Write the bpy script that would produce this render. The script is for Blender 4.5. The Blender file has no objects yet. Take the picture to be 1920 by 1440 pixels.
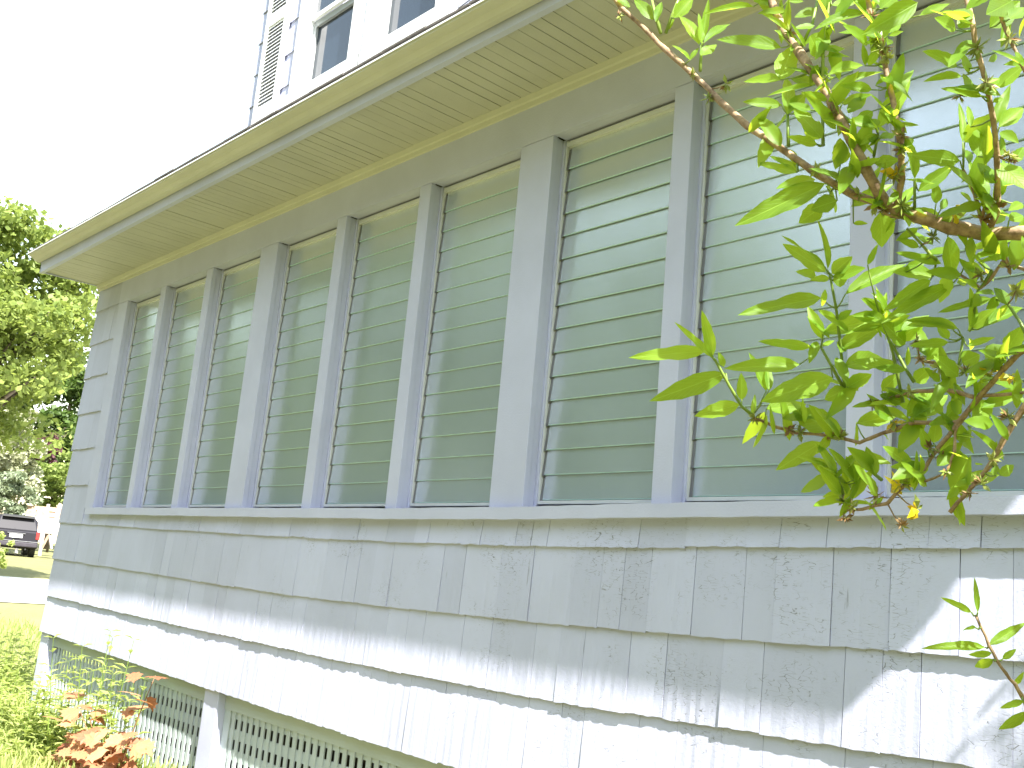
import bpy, math, random
import numpy as np
from mathutils import Vector, Matrix
random.seed(7); RNG = np.random.RandomState(7)
scene = bpy.context.scene
COL = scene.collection

# ------------------------------------------------------------------ camera
YAW, PITCH, ROLL, FPX = -0.84999, 0.20269, 0.08859, 1908.68      # focal length in px of a 1920 wide frame
CAM = Vector((7.8404, -2.8120, -0.3554))
FW = Vector((math.cos(PITCH)*math.sin(YAW), math.cos(PITCH)*math.cos(YAW), math.sin(PITCH)))
_R = Vector((math.cos(YAW), -math.sin(YAW), 0)); _U = _R.cross(FW)
RT = math.cos(ROLL)*_R + math.sin(ROLL)*_U
UP = -math.sin(ROLL)*_R + math.cos(ROLL)*_U
cd = bpy.data.cameras.new('camera'); cam = bpy.data.objects.new('camera', cd); COL.objects.link(cam)
cam.matrix_world = Matrix(((RT.x, UP.x, -FW.x, CAM.x), (RT.y, UP.y, -FW.y, CAM.y), (RT.z, UP.z, -FW.z, CAM.z), (0, 0, 0, 1)))
cd.sensor_width = 36; cd.lens = 36*FPX/1920; cd.clip_start = 0.05; cd.clip_end = 2000
scene.camera = cam
def at(u, v, d):                                   # a point d metres along the view axis, on the sight line of photo pixel (u, v)
    return CAM + (FW + RT*((u-960)/FPX) - UP*((v-720)/FPX))*d

# ------------------------------------------------------------------ sky, sun, exposure
TOSUN = Vector((0.80, -0.235, 1.0)).normalized()
EL = math.asin(TOSUN.z); AZ = math.atan2(TOSUN.x, TOSUN.y)
world = bpy.data.worlds.new('World'); scene.world = world; world.use_nodes = True
wn = world.node_tree.nodes; wl = world.node_tree.links
sky = wn.new('ShaderNodeTexSky'); sky.sky_type = 'NISHITA'; sky.sun_disc = False
sky.sun_elevation = EL; sky.sun_rotation = AZ; sky.air_density = 2.0; sky.dust_density = 1.0; sky.ozone_density = 1.0
bg = wn['Background']; bg.inputs['Strength'].default_value = 0.12
hz = wn.new('ShaderNodeHueSaturation'); hz.inputs['Saturation'].default_value = .70          # a hazy, whitish sky
wl.new(sky.outputs[0], hz.inputs['Color']); wl.new(hz.outputs[0], bg.inputs[0])
sl = bpy.data.lights.new('sun', 'SUN'); sl.energy = 5.0; sl.angle = math.radians(0.53); sl.color = (1.0, 0.96, 0.90)
so = bpy.data.objects.new('sun', sl); COL.objects.link(so)
so.rotation_euler = TOSUN.to_track_quat('Z', 'Y').to_euler(); so.location = (20, -10, 30)
vs = scene.view_settings; vs.view_transform = 'Standard'; vs.look = 'None'; vs.gamma = 1; vs.use_curve_mapping = False
vs.exposure = 2.08
scene.cycles.max_bounces = 10; scene.cycles.diffuse_bounces = 5; scene.cycles.glossy_bounces = 4
scene.cycles.transmission_bounces = 8; scene.cycles.sample_clamp_indirect = 6

# ------------------------------------------------------------------ materials
class NT:
    def __init__(s, name):
        s.m = bpy.data.materials.new(name); s.m.use_nodes = True
        s.t = s.m.node_tree; s.b = s.t.nodes['Principled BSDF']; s.out = s.t.nodes['Material Output']
    def n(s, ty, **kw):
        q = s.t.nodes.new('ShaderNode'+ty)
        for k, v in kw.items():
            if k in q.inputs: q.inputs[k].default_value = v
            else: setattr(q, k, v)
        return q
    def l(s, a, b): s.t.links.new(a, b)
    def coord(s, kind='Object', sc=(1, 1, 1)):
        if kind == 'World': o = s.n('NewGeometry').outputs['Position']
        else: o = s.n('TexCoord').outputs[kind]
        mp = s.n('Mapping'); mp.inputs['Scale'].default_value = sc; s.l(o, mp.inputs['Vector']); return mp.outputs[0]
    def noise(s, vec, scale, detail=4, rough=.55):
        q = s.n('TexNoise'); q.inputs['Scale'].default_value = scale; q.inputs['Detail'].default_value = detail
        q.inputs['Roughness'].default_value = rough; s.l(vec, q.inputs['Vector']); return q.outputs['Fac']
    def ramp(s, fac, stops):
        q = s.n('ValToRGB'); e = q.color_ramp.elements
        while len(e) < len(stops): e.new(0.5)
        for i, (p, c) in enumerate(stops):
            e[i].position = p; e[i].color = c if len(c) == 4 else (*c, 1)
        s.l(fac, q.inputs[0]); return q.outputs[0]
    def mix(s, fac, a, b, blend='MIX'):
        q = s.n('Mix', data_type='RGBA', blend_type=blend)
        for sock, v in ((q.inputs[0], fac), (q.inputs[6], a), (q.inputs[7], b)):
            if isinstance(v, bpy.types.NodeSocket): s.l(v, sock)
            else: sock.default_value = v if not isinstance(v, tuple) or len(v) == 4 else (*v, 1)
        return q.outputs[2]
    def math(s, op, a, b=0.0):
        q = s.n('Math', operation=op)
        for sock, v in ((q.inputs[0], a), (q.inputs[1], b)):
            if isinstance(v, bpy.types.NodeSocket): s.l(v, sock)
            else: sock.default_value = v
        return q.outputs[0]
    def bump(s, h, strength=.3, dist=.01):
        q = s.n('Bump'); q.inputs['Strength'].default_value = strength; q.inputs['Distance'].default_value = dist
        s.l(h, q.inputs['Height']); s.l(q.outputs[0], s.b.inputs['Normal']); return q
    def base(s, c, rough=.6, spec=.4):
        if isinstance(c, bpy.types.NodeSocket): s.l(c, s.b.inputs['Base Color'])
        else: s.b.inputs['Base Color'].default_value = (*c, 1)
        s.b.inputs['Roughness'].default_value = rough; s.b.inputs['Specular IOR Level'].default_value = spec
        return s.m

def plain(name, c, rough=.6, spec=.4, metal=0, var=.12, scale=6):
    k = NT(name); v = k.coord('World'); f = k.noise(v, scale)
    lo = tuple(x*(1-var) for x in c); hi = tuple(min(1, x*(1+var)) for x in c)
    k.base(k.ramp(f, [(.3, lo), (.7, hi)]), rough, spec); k.b.inputs['Metallic'].default_value = metal
    return k.m

PAINT = (.465, .480, .625)
def paint_trim(name, c, crack=.5):
    k = NT(name); v = k.coord('World')
    f = k.noise(v, 3.0, 5); col = k.ramp(f, [(.3, tuple(x*.93 for x in c)), (.7, tuple(x*1.05 for x in c))])
    g = k.noise(k.coord('World', (1, 1, .25)), 60, 3); h = k.noise(v, 140, 3)
    # chips and hairline cracks that show the darker old coat underneath
    chip = k.ramp(k.noise(v, 38, 6, .7), [(.735, (0, 0, 0)), (.76, (1, 1, 1))])
    near = k.ramp(k.noise(v, 2.2, 3), [(.5, (0, 0, 0)), (.68, (1, 1, 1))])
    fac = k.math('MULTIPLY', k.math('MULTIPLY', chip, near), crack)
    col = k.mix(fac, col, (.16, .15, .12))
    k.base(col, .55, .35)
    k.bump(k.math('ADD', k.math('ADD', g, h), k.math('MULTIPLY', fac, -3.0)), .22, .004)
    return k.m

def paint_shingle():
    k = NT('shingle_paint'); v = k.coord('World'); oi = k.n('ObjectInfo')
    tone = k.ramp(oi.outputs['Random'], [(0, tuple(x*.93 for x in PAINT)), (1, tuple(x*1.05 for x in PAINT))])
    soft = k.ramp(k.noise(v, 1.7, 5), [(.3, (.90, .90, .88)), (.7, (1.03, 1.03, 1.03))])
    col = k.mix(1.0, tone, soft, 'MULTIPLY')
    # alligatored paint: small cracked plates, mostly horizontal, in patches
    wob = k.n('TexNoise'); wob.inputs['Scale'].default_value = 22; k.l(v, wob.inputs['Vector'])
    warp = k.n('MixRGB', blend_type='LINEAR_LIGHT'); warp.inputs[0].default_value = .005
    k.l(v, warp.inputs[1]); k.l(wob.outputs['Color'], warp.inputs[2])
    mp = k.n('Mapping'); mp.inputs['Scale'].default_value = (.48, .48, 1.9); k.l(warp.outputs[0], mp.inputs['Vector'])
    vo = k.n('TexVoronoi', feature='DISTANCE_TO_EDGE'); vo.inputs['Scale'].default_value = 52; k.l(mp.outputs[0], vo.inputs['Vector'])
    line = k.ramp(vo.outputs['Distance'], [(.010, (1, 1, 1)), (.034, (0, 0, 0))])
    xs = k.n('SeparateXYZ'); k.l(v, xs.inputs[0])
    side = k.n('MapRange'); k.l(xs.outputs['X'], side.inputs['Value'])
    side.inputs['From Min'].default_value = .5; side.inputs['From Max'].default_value = 6.2
    side.inputs['To Min'].default_value = -.10; side.inputs['To Max'].default_value = .065
    patch = k.math('ADD', k.noise(v, 3.1, 4, .6), side.outputs[0])
    patch = k.ramp(patch, [(.525, (0, 0, 0)), (.635, (1, 1, 1))])
    brk = k.ramp(k.noise(v, 55, 2), [(.46, (0, 0, 0)), (.54, (1, 1, 1))])
    crack = k.math('MULTIPLY', k.math('MULTIPLY', line, patch), brk)
    # weather checks that run with the grain
    gv = k.coord('World', (1, 1, .055)); grain = k.noise(gv, 75, 5, .6)
    chk = k.ramp(grain, [(.66, (0, 0, 0)), (.70, (1, 1, 1))])
    chk = k.math('MULTIPLY', chk, k.ramp(k.noise(v, 2.3, 4), [(.52, (0, 0, 0)), (.62, (1, 1, 1))]))
    dark = k.math('MAXIMUM', k.math('MULTIPLY', crack, .78), k.math('MULTIPLY', chk, .45))
    col = k.mix(dark, col, (.13, .125, .11))
    k.base(col, .62, .3)
    hh = k.math('ADD', k.math('MULTIPLY', grain, .42), k.math('MULTIPLY', k.noise(v, 90, 4), .5))
    hh = k.math('ADD', hh, k.math('MULTIPLY', dark, -1.4))
    k.bump(hh, .26, .006)
    return k.m

def glass_obscure():
    k = NT('obscure_glass'); v = k.coord('World')
    h = k.noise(v, 210, 2); big = k.noise(v, 4, 2)
    b = k.n('Bump'); b.inputs['Strength'].default_value = .16; b.inputs['Distance'].default_value = .002
    k.l(h, b.inputs['Height'])
    k.b.inputs['Base Color'].default_value = (.36, .43, .46, 1); k.b.inputs['Roughness'].default_value = .13
    k.b.inputs['Transmission Weight'].default_value = .50; k.b.inputs['IOR'].default_value = 1.65
    k.b.inputs['Specular IOR Level'].default_value = .5
    k.l(b.outputs[0], k.b.inputs['Normal'])
    r = k.n('MapRange'); k.l(big, r.inputs['Value']); r.inputs['To Min'].default_value = .15; r.inputs['To Max'].default_value = .28
    k.l(r.outputs[0], k.b.inputs['Roughness'])
    return k.m

def leaf_mat(name, c1, c2, tr, trans=.45, rough=.35, spec=.4, veins=False):
    k = NT(name); oi = k.n('ObjectInfo'); v = k.coord('Object'); f = k.noise(v, 9, 2)
    a = k.math('ADD', k.math('MULTIPLY', oi.outputs['Random'], .6), k.math('MULTIPLY', f, .4))
    col = k.ramp(a, [(.15, c1), (.85, c2)])
    if veins:
        sx = k.n('SeparateXYZ'); k.l(v, sx.inputs[0]); ay = k.math('ABSOLUTE', sx.outputs['Y'])
        rib = k.ramp(ay, [(.010, (1, 1, 1)), (.030, (0, 0, 0))])
        ph = k.math('FRACT', k.math('MULTIPLY', k.math('SUBTRACT', sx.outputs['X'], k.math('MULTIPLY', ay, .75)), 9.0))
        sv = k.ramp(ph, [(.0, (.55, .55, .55)), (.10, (0, 0, 0)), (.90, (0, 0, 0)), (1.0, (.55, .55, .55))])
        vn = k.math('MAXIMUM', rib, sv)
        col = k.mix(k.math('MULTIPLY', vn, .55), col, tuple(min(1, x*1.9+.05) for x in c2))
        brown = k.ramp(k.noise(v, 5, 4, .7), [(.70, (0, 0, 0)), (.74, (1, 1, 1))])
        col = k.mix(k.math('MULTIPLY', brown, .5), col, (.20, .16, .04))
        k.bump(k.math('MULTIPLY', vn, -1.0), .35, .02)
    k.base(col, rough, spec)
    t = k.n('BsdfTranslucent'); k.l(k.ramp(a, [(.15, tuple(x*.75 for x in tr)), (.85, tr)]), t.inputs[0])
    mx = k.n('MixShader'); mx.inputs[0].default_value = trans
    k.l(k.b.outputs[0], mx.inputs[1]); k.l(t.outputs[0], mx.inputs[2]); k.l(mx.outputs[0], k.out.inputs['Surface'])
    return k.m

def foliage(name, c1, c2, tr, trans=.4):
    k = NT(name); v = k.coord('World'); f = k.noise(v, 1.6, 3); g = k.noise(v, 14, 2)
    a = k.math('ADD', k.math('MULTIPLY', f, .5), k.math('MULTIPLY', g, .5))
    k.base(k.ramp(a, [(.35, c1), (.65, c2)]), .55, .3)
    t = k.n('BsdfTranslucent'); t.inputs[0].default_value = (*tr, 1)
    mx = k.n('MixShader'); mx.inputs[0].default_value = trans
    k.l(k.b.outputs[0], mx.inputs[1]); k.l(t.outputs[0], mx.inputs[2]); k.l(mx.outputs[0], k.out.inputs['Surface'])
    return k.m

def bark(name, c1, c2, scale=60):
    k = NT(name); v = k.coord('World'); f = k.noise(v, scale, 5, .65)
    k.base(k.ramp(f, [(.3, c1), (.7, c2)]), .75, .2); k.bump(f, .5, .003); return k.m

M = {}
M['shingle'] = paint_shingle()
M['trim'] = paint_trim('trim_paint', PAINT, .8)
M['soffit'] = paint_trim('soffit_paint', (.44, .43, .37), .9)  # cream tint paints in some of the lawn's bounce light
M['mould'] = paint_trim('moulding_paint', (.50, .49, .41), .4)  # warm cast adds painted lawn bounce, as on the soffit
M['gutter'] = paint_trim('gutter_paint', (.48, .47, .40), .7)  # yellowish tint stands in for lawn light on the down-facing gutter
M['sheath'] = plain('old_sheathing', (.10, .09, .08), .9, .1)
M['white'] = plain('white_paint', (.78, .79, .80), .5, .4, 0, .03)
M['alu'] = plain('aluminium', (.60, .61, .60), .4, .5, .15, .05)
M['clip'] = plain('dull_metal_clip', (.20, .20, .21), .45, .5, .5, .15)
M['glass'] = glass_obscure()
k = NT('glass_edge'); M['edge'] = k.base((.40, .58, .57), .2, .5)
M['inner'] = plain('interior_paint', (.72, .72, .66), .8, .2, 0, .04, 2)
M['asphalt_sh'] = plain('roof_shingle', (.12, .11, .10), .9, .1, 0, .3, 80)
M['lattice'] = paint_trim('lattice_paint', (.42, .47, .48), .8)
k = NT('window_pane'); k.base((.02, .03, .045), .04, .6); M['pane'] = k.m
M['screen'] = plain('screen_frame', (.34, .36, .36), .5, .4, .2, .05)

# ------------------------------------------------------------------ mesh helpers
def ob(name, verts, faces, mat, parent=None, smooth=False, mats=None, mi=None):
    me = bpy.data.meshes.new(name); me.from_pydata([tuple(v) for v in verts], [], faces); me.update()
    for m in (mats or [mat]): me.materials.append(m)
    if mi is not None: me.polygons.foreach_set('material_index', mi)
    if smooth: me.polygons.foreach_set('use_smooth', [True]*len(me.polygons))
    o = bpy.data.objects.new(name, me); COL.objects.link(o)
    if parent: o.parent = parent
    return o
def empty(name, loc=(0, 0, 0), parent=None, rz=0):
    o = bpy.data.objects.new(name, None); COL.objects.link(o); o.location = loc; o.rotation_euler.z = rz
    o.empty_display_size = .2
    if parent: o.parent = parent
    return o
def tag(o, label, cat=None, group=None, kind=None):
    if label: o['label'] = label
    if cat: o['category'] = cat
    if group: o['group'] = group
    if kind: o['kind'] = kind
    return o
BF = [(0, 3, 2, 1), (4, 5, 6, 7), (0, 1, 5, 4), (1, 2, 6, 5), (2, 3, 7, 6), (3, 0, 4, 7)]
def bxv(x0, x1, y0, y1, z0, z1):
    return [(x0, y0, z0), (x1, y0, z0), (x1, y1, z0), (x0, y1, z0), (x0, y0, z1), (x1, y0, z1), (x1, y1, z1), (x0, y1, z1)]
class MB:
    def __init__(s): s.v = []; s.f = []
    def add(s, v, f): n = len(s.v); s.v += [tuple(p) for p in v]; s.f += [tuple(i+n for i in q) for q in f]; return s
    def box(s, *a): return s.add(bxv(*a), BF)
    def hexa(s, pts): return s.add(pts, BF)
    def bar(s, a, b, w, h, up=(0, 0, 1)):
        a, b = Vector(a), Vector(b); d = (b-a).normalized(); u = Vector(up); x = d.cross(u).normalized(); u = x.cross(d)
        P = []
        for p in (a, b):
            for i, j in ((-1, -1), (1, -1), (1, 1), (-1, 1)): P.append(p+x*i*w/2+u*j*h/2)
        return s.add(P, BF)
    def tube(s, pts, rad, n=6):
        pts = [Vector(p) for p in pts]; base = len(s.v); ref = Vector((.3, .5, .8))
        for i, p in enumerate(pts):
            d = (pts[min(i+1, len(pts)-1)]-pts[max(i-1, 0)]).normalized(); x = d.cross(ref).normalized(); y = d.cross(x)
            r = rad[i] if isinstance(rad, (list, tuple)) else rad
            for j in range(n):
                a = 2*math.pi*j/n; s.v.append(tuple(p+(x*math.cos(a)+y*math.sin(a))*r))
        for i in range(len(pts)-1):
            for j in range(n):
                a = base+i*n+j; b = base+i*n+(j+1) % n; s.f.append((a, b, b+n, a+n))
        s.f.append(tuple(base+j for j in range(n))[::-1]); s.f.append(tuple(base+(len(pts)-1)*n+j for j in range(n)))
        return s
    def build(s, name, mat, parent=None, smooth=False): return ob(name, s.v, s.f, mat, parent, smooth)
def box(name, x0, x1, y0, y1, z0, z1, mat, parent=None, bevel=0):
    o = ob(name, bxv(x0, x1, y0, y1, z0, z1), BF, mat, parent)
    if bevel:
        b = o.modifiers.new('bevel', 'BEVEL'); b.width = bevel; b.segments = 2
    return o
def strip(name, xs, prof, mat, parent, dz=lambda x: 0):    # a profile of (y, z) points swept along x, following dz(x)
    V = []; F = []; n = len(prof)
    for x in xs:
        for (y, z) in prof: V.append((x, y, z+dz(x)))
    for i in range(len(xs)-1):
        for j in range(n):
            a = i*n+j; b = i*n+(j+1) % n; F.append((a, a+n, b+n, b))
    F.append(tuple(range(n))); F.append(tuple((len(xs)-1)*n+j for j in range(n))[::-1])
    return ob(name, V, F, mat, parent)

# ------------------------------------------------------------------ terrain
GZ = -1.75
def ground(x, y):
    r = max(0.0, -.6-x)*.028
    return GZ + min(r, 2.2) + .03*math.sin(x*.7+y*.4)*min(1, r*3+.2) + max(0, (-y-14))*.01
def build_ground():
    xs = sorted(set([-400, -250, -160, -110, -80, -65] + list(np.arange(-56, 20.1, 2)) + [30, 50, 90, 160, 260, 400]))
    ys = sorted(set([-400, -220, -130, -80, -50] + list(np.arange(-34, 40.1, 2)) + [60, 100, 180, 300, 400]))
    V = [(x, y, ground(x, y)) for y in ys for x in xs]; n = len(xs)
    F = [(j*n+i, j*n+i+1, (j+1)*n+i+1, (j+1)*n+i) for j in range(len(ys)-1) for i in range(n-1)]
    k = NT('lawn'); v = k.coord('World'); a = k.noise(v, .5, 5); b = k.noise(v, 9, 5, .7)
    col = k.mix(.5, k.ramp(a, [(.3, (.145, .145, .06)), (.7, (.225, .215, .10))]), k.ramp(b, [(.3, (.10, .11, .045)), (.7, (.205, .195, .09))]))
    k.base(col, .9, .1); k.bump(b, .8, .04)
    o = ob('lawn', V, F, k.m, None, True); o['kind'] = 'structure'
    # pale gravel drive crossing the lawn behind the house corner
    dk = NT('gravel_drive_material'); v = dk.coord('World'); g = dk.noise(v, 30, 5, .7)
    dk.base(dk.ramp(g, [(.3, (.42, .40, .36)), (.7, (.62, .60, .56))]), .9, .1); dk.bump(g, .6, .02)
    V = []; F = []
    yy = list(np.arange(-30, 40.1, 1.0)); xx = [-24.0, -22, -20, -18, -16, -14.5]
    for y in yy:
        for x in xx:
            w = .5*math.sin(y*.3)+.3*math.sin(y*.9)
            V.append((x+w, y, ground(x+w, y)+.02))
    n = len(xx)
    F = [(j*n+i, j*n+i+1, (j+1)*n+i+1, (j+1)*n+i) for j in range(len(yy)-1) for i in range(n-1)]
    o = ob('driveway', V, F, dk.m, None, True); o['kind'] = 'structure'
build_ground()

# ------------------------------------------------------------------ the house: an enclosed porch with an upper storey behind it
house = tag(empty('house', (-.635, 0, GZ)), 'grey shingled house with a long row of jalousie porch windows under a deep eave', 'house')
bpy.context.view_layer.update()
HINV = Matrix.Translation((.635, 0, -GZ))
def part(name, cat=None):                          # a part that only carries sub-parts: an Empty under the house, in world coordinates
    o = empty(name, (0, 0, 0), house); o.matrix_parent_inverse = HINV; return o
def hp(o): o.parent = house; o.matrix_parent_inverse = HINV; return o

XE = 8.2                                            # right end of eave and wall
XL = -.635                                          # left corner
EDG = [.045, .673, .758, 1.42, 1.51, 2.174, 2.386, 3.052, 3.145, 3.822, 3.912, 4.577, 4.785, 5.460, 5.550, 6.217, 6.307, 6.975]
HEAD = 1.62
C = [  # butt lines of the courses below the sill: (x, z), the old wall sags in the middle
    ([-.7, 1.27, 2.58, 3.9, 4.85, 5.4, 6.1, 6.7, 8.2], [-.112, -.139, -.156, -.168, -.162, -.154, -.136, -.121, -.10]),
    ([-.7, .47, 1.38, 2.1, 3.2, 4.0, 4.9, 5.4, 5.96, 6.7, 8.2], [-.393, -.415, -.430, -.448, -.462, -.462, -.454, -.445, -.431, -.411, -.39]),
    ([-.7, .9, 2.2, 3.4, 4.25, 5.0, 5.45, 6.5, 8.2], [-.679, -.706, -.722, -.735, -.738, -.733, -.722, -.694, -.67]),
    ([-.7, .3, 1.3, 2.3, 3.65, 4.45, 5.5, 6.5, 8.2], [-.952, -.977, -1.003, -1.027, -1.055, -1.063, -1.055, -1.035, -1.0])]
def zc(k, x):
    if k < 0: return -.055
    return float(np.interp(x, C[k][0], C[k][1]))
def sillz(x): return float(np.interp(x, [0, 2, 3.9, 4.7, 5.5, 6.2, 6.8, 8.2], [.006, -.003, -.010, -.007, .003, .012, .018, .02]))

# sheathing behind the shingles and window openings
wall = part('wall')
tag(wall, None)
sh = MB()
sh.box(XL+.02, XE-.02, .006, .049, -.93, -.02)
sh.box(XL+.02, EDG[0]-.05, .006, .10, -.02, 1.9)
sh.box(EDG[17]+.05, XE-.02, .006, .10, -.02, 1.9)
sh.box(EDG[0]-.05, EDG[17]+.05, .012, .10, HEAD+.03, 1.9)
sh.build('sheathing', M['sheath'], wall)

def shingle(x0, x1, zb0, zb1, zt, jag, tb, parent, mat, y=0.0, face=1):
    n = max(3, int((x1-x0)/.018)); V = []
    t0 = random.uniform(-.002, .003)
    ph = random.uniform(0, 9)
    for i in range(n+1):
        f = i/n; x = x0+(x1-x0)*f
        z = zb0+(zb1-zb0)*f + random.uniform(-jag, jag) + jag*.7*math.sin(ph+x*70)
        yb = -tb-t0+random.uniform(-.0012, .0012)
        V += [(x, y+yb, z), (x, y+yb*.55+random.uniform(-.0008, .0008), z*.5+zt*.5), (x, y-.001, zt), (x, y+.004, z+.004)]
    F = []
    for i in range(n):
        a = i*4; b = a+4
        F += [(a, b, b+1, a+1), (a+1, b+1, b+2, a+2), (a+3, b+3, b, a)]
    F += [(0, 1, 2, 3), (n*4, n*4+3, n*4+2, n*4+1)]
    return ob('shingle', V, F, mat, parent)
def course(kk, x0, x1, zbf, ztf, wmin=.09, wmax=.28, jag=.0016, tb=.0145, parent=wall, mat=None, y=0.0):
    x = x0
    while x < x1-.001:
        w = random.uniform(wmin, wmax)
        if x+w > x1-.06: w = x1-x
        g = random.uniform(.0006, .0022)
        dz = random.uniform(-.0025, .0025)
        shingle(x+g, x+w-g*.3, zbf(x)+dz, zbf(x+w)+dz, ztf(x+w/2)+.03, jag, tb, parent, mat or M['shingle'], y)
        x += w
for kk in range(4):
    course(kk, XL, XE, lambda x: zc(kk, x), (lambda x: sillz(x)-.072) if kk == 0 else (lambda x: zc(kk-1, x)))
lz = [1.623, 1.339, 1.058, .760, .470, .180, -.112]
for i in range(6):                                   # courses beside the first window
    course(10+i, XL, EDG[0]-.175, lambda x: lz[i], lambda x: 1.86 if i == 0 else lz[i-1])
course(20, XL, EDG[0]-.175, lambda x: zc(0, x)+.003, lambda x: lz[5])
for i in range(7):                                   # right of the windows
    course(30+i, EDG[17]+.13, XE, lambda x: lz[i] if i < 6 else zc(0, x)+.003, lambda x: 1.86 if i == 0 else lz[i-1])
# side wall of the porch: only the butt ends of its courses show at the corner
side = part('side_wall')
zz = [1.9]+lz[:6]+[zc(k, XL) for k in range(4)]
for i in range(len(zz)-1):
    t, b = zz[i], zz[i+1]-.004
    m = MB(); m.hexa([(XL-.019, -.012, b), (XL+.004, -.012, b), (XL+.004, 1.2, b), (XL-.019, 1.2, b),
                      (XL-.004, -.003, t), (XL+.004, -.003, t), (XL+.004, 1.2, t), (XL-.004, 1.2, t)])
    m.build('shingle_course', M['shingle'], side)

# trim: frieze, casings, mullions, sill, moulding
trim = part('trim')
frz = MB().box(EDG[0]-.175, EDG[17]+.13, -.016, .012, HEAD, 1.87)
frz.build('frieze_board', M['trim'], trim)
def upright(name, x0, x1, z0f, z1):
    m = MB(); z0 = z0f-.002
    m.box(x0, x1, -.014, .018, z0, z1-.001)                      # face board
    m.box(x0+.004, x1-.004, .018, .052, z0, z1-.001)             # stud
    m.box(x0-.007, x1+.007, .052, .13, z0, z1-.001)              # stop behind
    o = m.build(name, M['trim'], trim)
    b = o.modifiers.new('bevel', 'BEVEL'); b.width = .0025; b.segments = 2; b.limit_method = 'ANGLE'
    return o
upright('window_casing', EDG[0]-.175, EDG[0], sillz(0), HEAD)
for i in range(1, 17, 2):
    upright('mullion_post' if EDG[i+1]-EDG[i] > .15 else 'mullion', EDG[i], EDG[i+1], sillz(EDG[i]), HEAD)
upright('window_casing', EDG[17], EDG[17]+.13, sillz(7), HEAD)
hd = MB(); 
for i in range(0, 18, 2): hd.box(EDG[i]+.0075, EDG[i+1]-.0075, .012, .13, HEAD-.001, HEAD+.03)
hd.build('head_jamb', M['trim'], trim)
xs_s = list(np.arange(-.02, 8.0, .06))
jit = {round(x, 3): random.uniform(-.0015, .0015) for x in xs_s}
strip('window_sill', xs_s, [(-.046, -.054), (-.046, -.004), (-.012, .0), (.14, .012), (.14, -.054)], M['trim'], trim,
      lambda x: sillz(x)+jit.get(round(x, 3), 0))
mo = strip('bed_moulding', [XL-.004, XE-.3], [(-.016, 1.80), (-.026, 1.803), (-.030, 1.822), (-.040, 1.826), (-.047, 1.85), (-.052, 1.866), (-.016, 1.866)], M['mould'], trim)

# windows: aluminium frame and fifteen overlapping tilted glass louvers each
P15 = .10365
def window(i):
    x0, x1 = EDG[2*i]+.007, EDG[2*i+1]-.007
    zs = sillz((x0+x1)/2)*.7
    w = part('window')
    Y = .066
    fr = MB()
    fr.box(x0, x0+.010, Y-.004, Y+.035, .014+zs, HEAD); fr.box(x1-.010, x1, Y-.004, Y+.035, .014+zs, HEAD)
    fr.box(x0+.010, x1-.010, Y-.010, Y+.035, 1.586, HEAD-.012); fr.box(x0+.010, x1-.010, Y-.012, Y+.035, .014+zs, .027+zs)
    fr.build('frame', M['alu'], w)
    rail = MB().box(x0+.010, x1-.010, Y-.0125, Y-.0105, 1.612, 1.6145)
    cl = MB(); tilt = .0078 + (.0028 if i == 6 else 0)
    for k in range(15):
        zb = .030+zs*(1-k/15)+k*P15; zt = zb+P15+.007
        if k == 14: zt = 1.590
        t = tilt+random.uniform(-.0004, .0008)
        ya, yb = Y+.004-t*.5, Y+.004+t*.5             # bottom edge hangs outward over the louver below
        th = .005
        pf = [(ya, zb+.0032), (ya+.0008, zb+.0012), (ya+.0026, zb), (ya+th, zb), (yb+th, zt), (yb, zt)]; a, b = x0+.020, x1-.020
        V = [(a, q, r_) for q, r_ in pf]+[(b, q, r_) for q, r_ in pf]
        F = [(j, j+6, (j+1) % 6+6, (j+1) % 6) for j in range(6)]+[(0, 1, 2, 3, 4, 5), (11, 10, 9, 8, 7, 6)]
        ob('louver', V, F, None, w, mats=[M['glass'], M['edge']], mi=[1, 1, 1, 0, 1, 0, 1, 1])
        for (a, b) in ((x0+.0105, x0+.024), (x1-.024, x1-.0105)):
            cl.hexa([(a, ya-.002, zb-.002), (b, ya-.002, zb-.002), (b, ya+th+.002, zb-.002), (a, ya+th+.002, zb-.002),
                     (a, yb-.002, zt-.012), (b, yb-.002, zt-.012), (b, yb+th+.002, zt-.012), (a, yb+th+.002, zt-.012)])
    cl.build('louver_clips', M['clip'], w)['kind'] = 'stuff'
    rail.build('rail_groove', M['clip'], w)
    return w
wlab = ['leftmost window next to the house corner', 'second window from the house corner', 'third window, left of the first wide post',
        'window right of the first wide post', 'middle window of the nine', 'window left of the second wide post',
        'window right of the second wide post', 'window half hidden by the forsythia tips', 'rightmost window behind the forsythia']
for i in range(9): window(i)['label'] = 'louvered glass '+wlab[i]

# the room behind the glass
room = part('porch_room')
rm = MB(); rm.box(XL+.03, XE-.03, 1.15, 1.19, -.35, 2.1); rm.box(XL+.03, XE-.03, .102, 1.15, -.35, -.30); rm.box(XL+.03, XE-.03, .102, 1.15, 1.9, 1.95)
rm.box(XL+.03, XL+.06, .102, 1.15, -.30, 1.9); rm.box(XE-.06, XE-.03, .102, 1.15, -.30, 1.9)
rm.build('inner_wall', M['inner'], room)
ir = MB()
for i in range(0, 18, 2): ir.box(EDG[i]+.01, EDG[i+1]-.01, .135, .20, .80, .835)
ir.build('inner_rail', M['white'], room)
ir = MB()
for i in range(0, 18, 2): ir.box(EDG[i]-.03, EDG[i]+.10, .132, .16, -.05, 1.7)
ir.build('inner_casing', M['white'], room)

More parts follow.
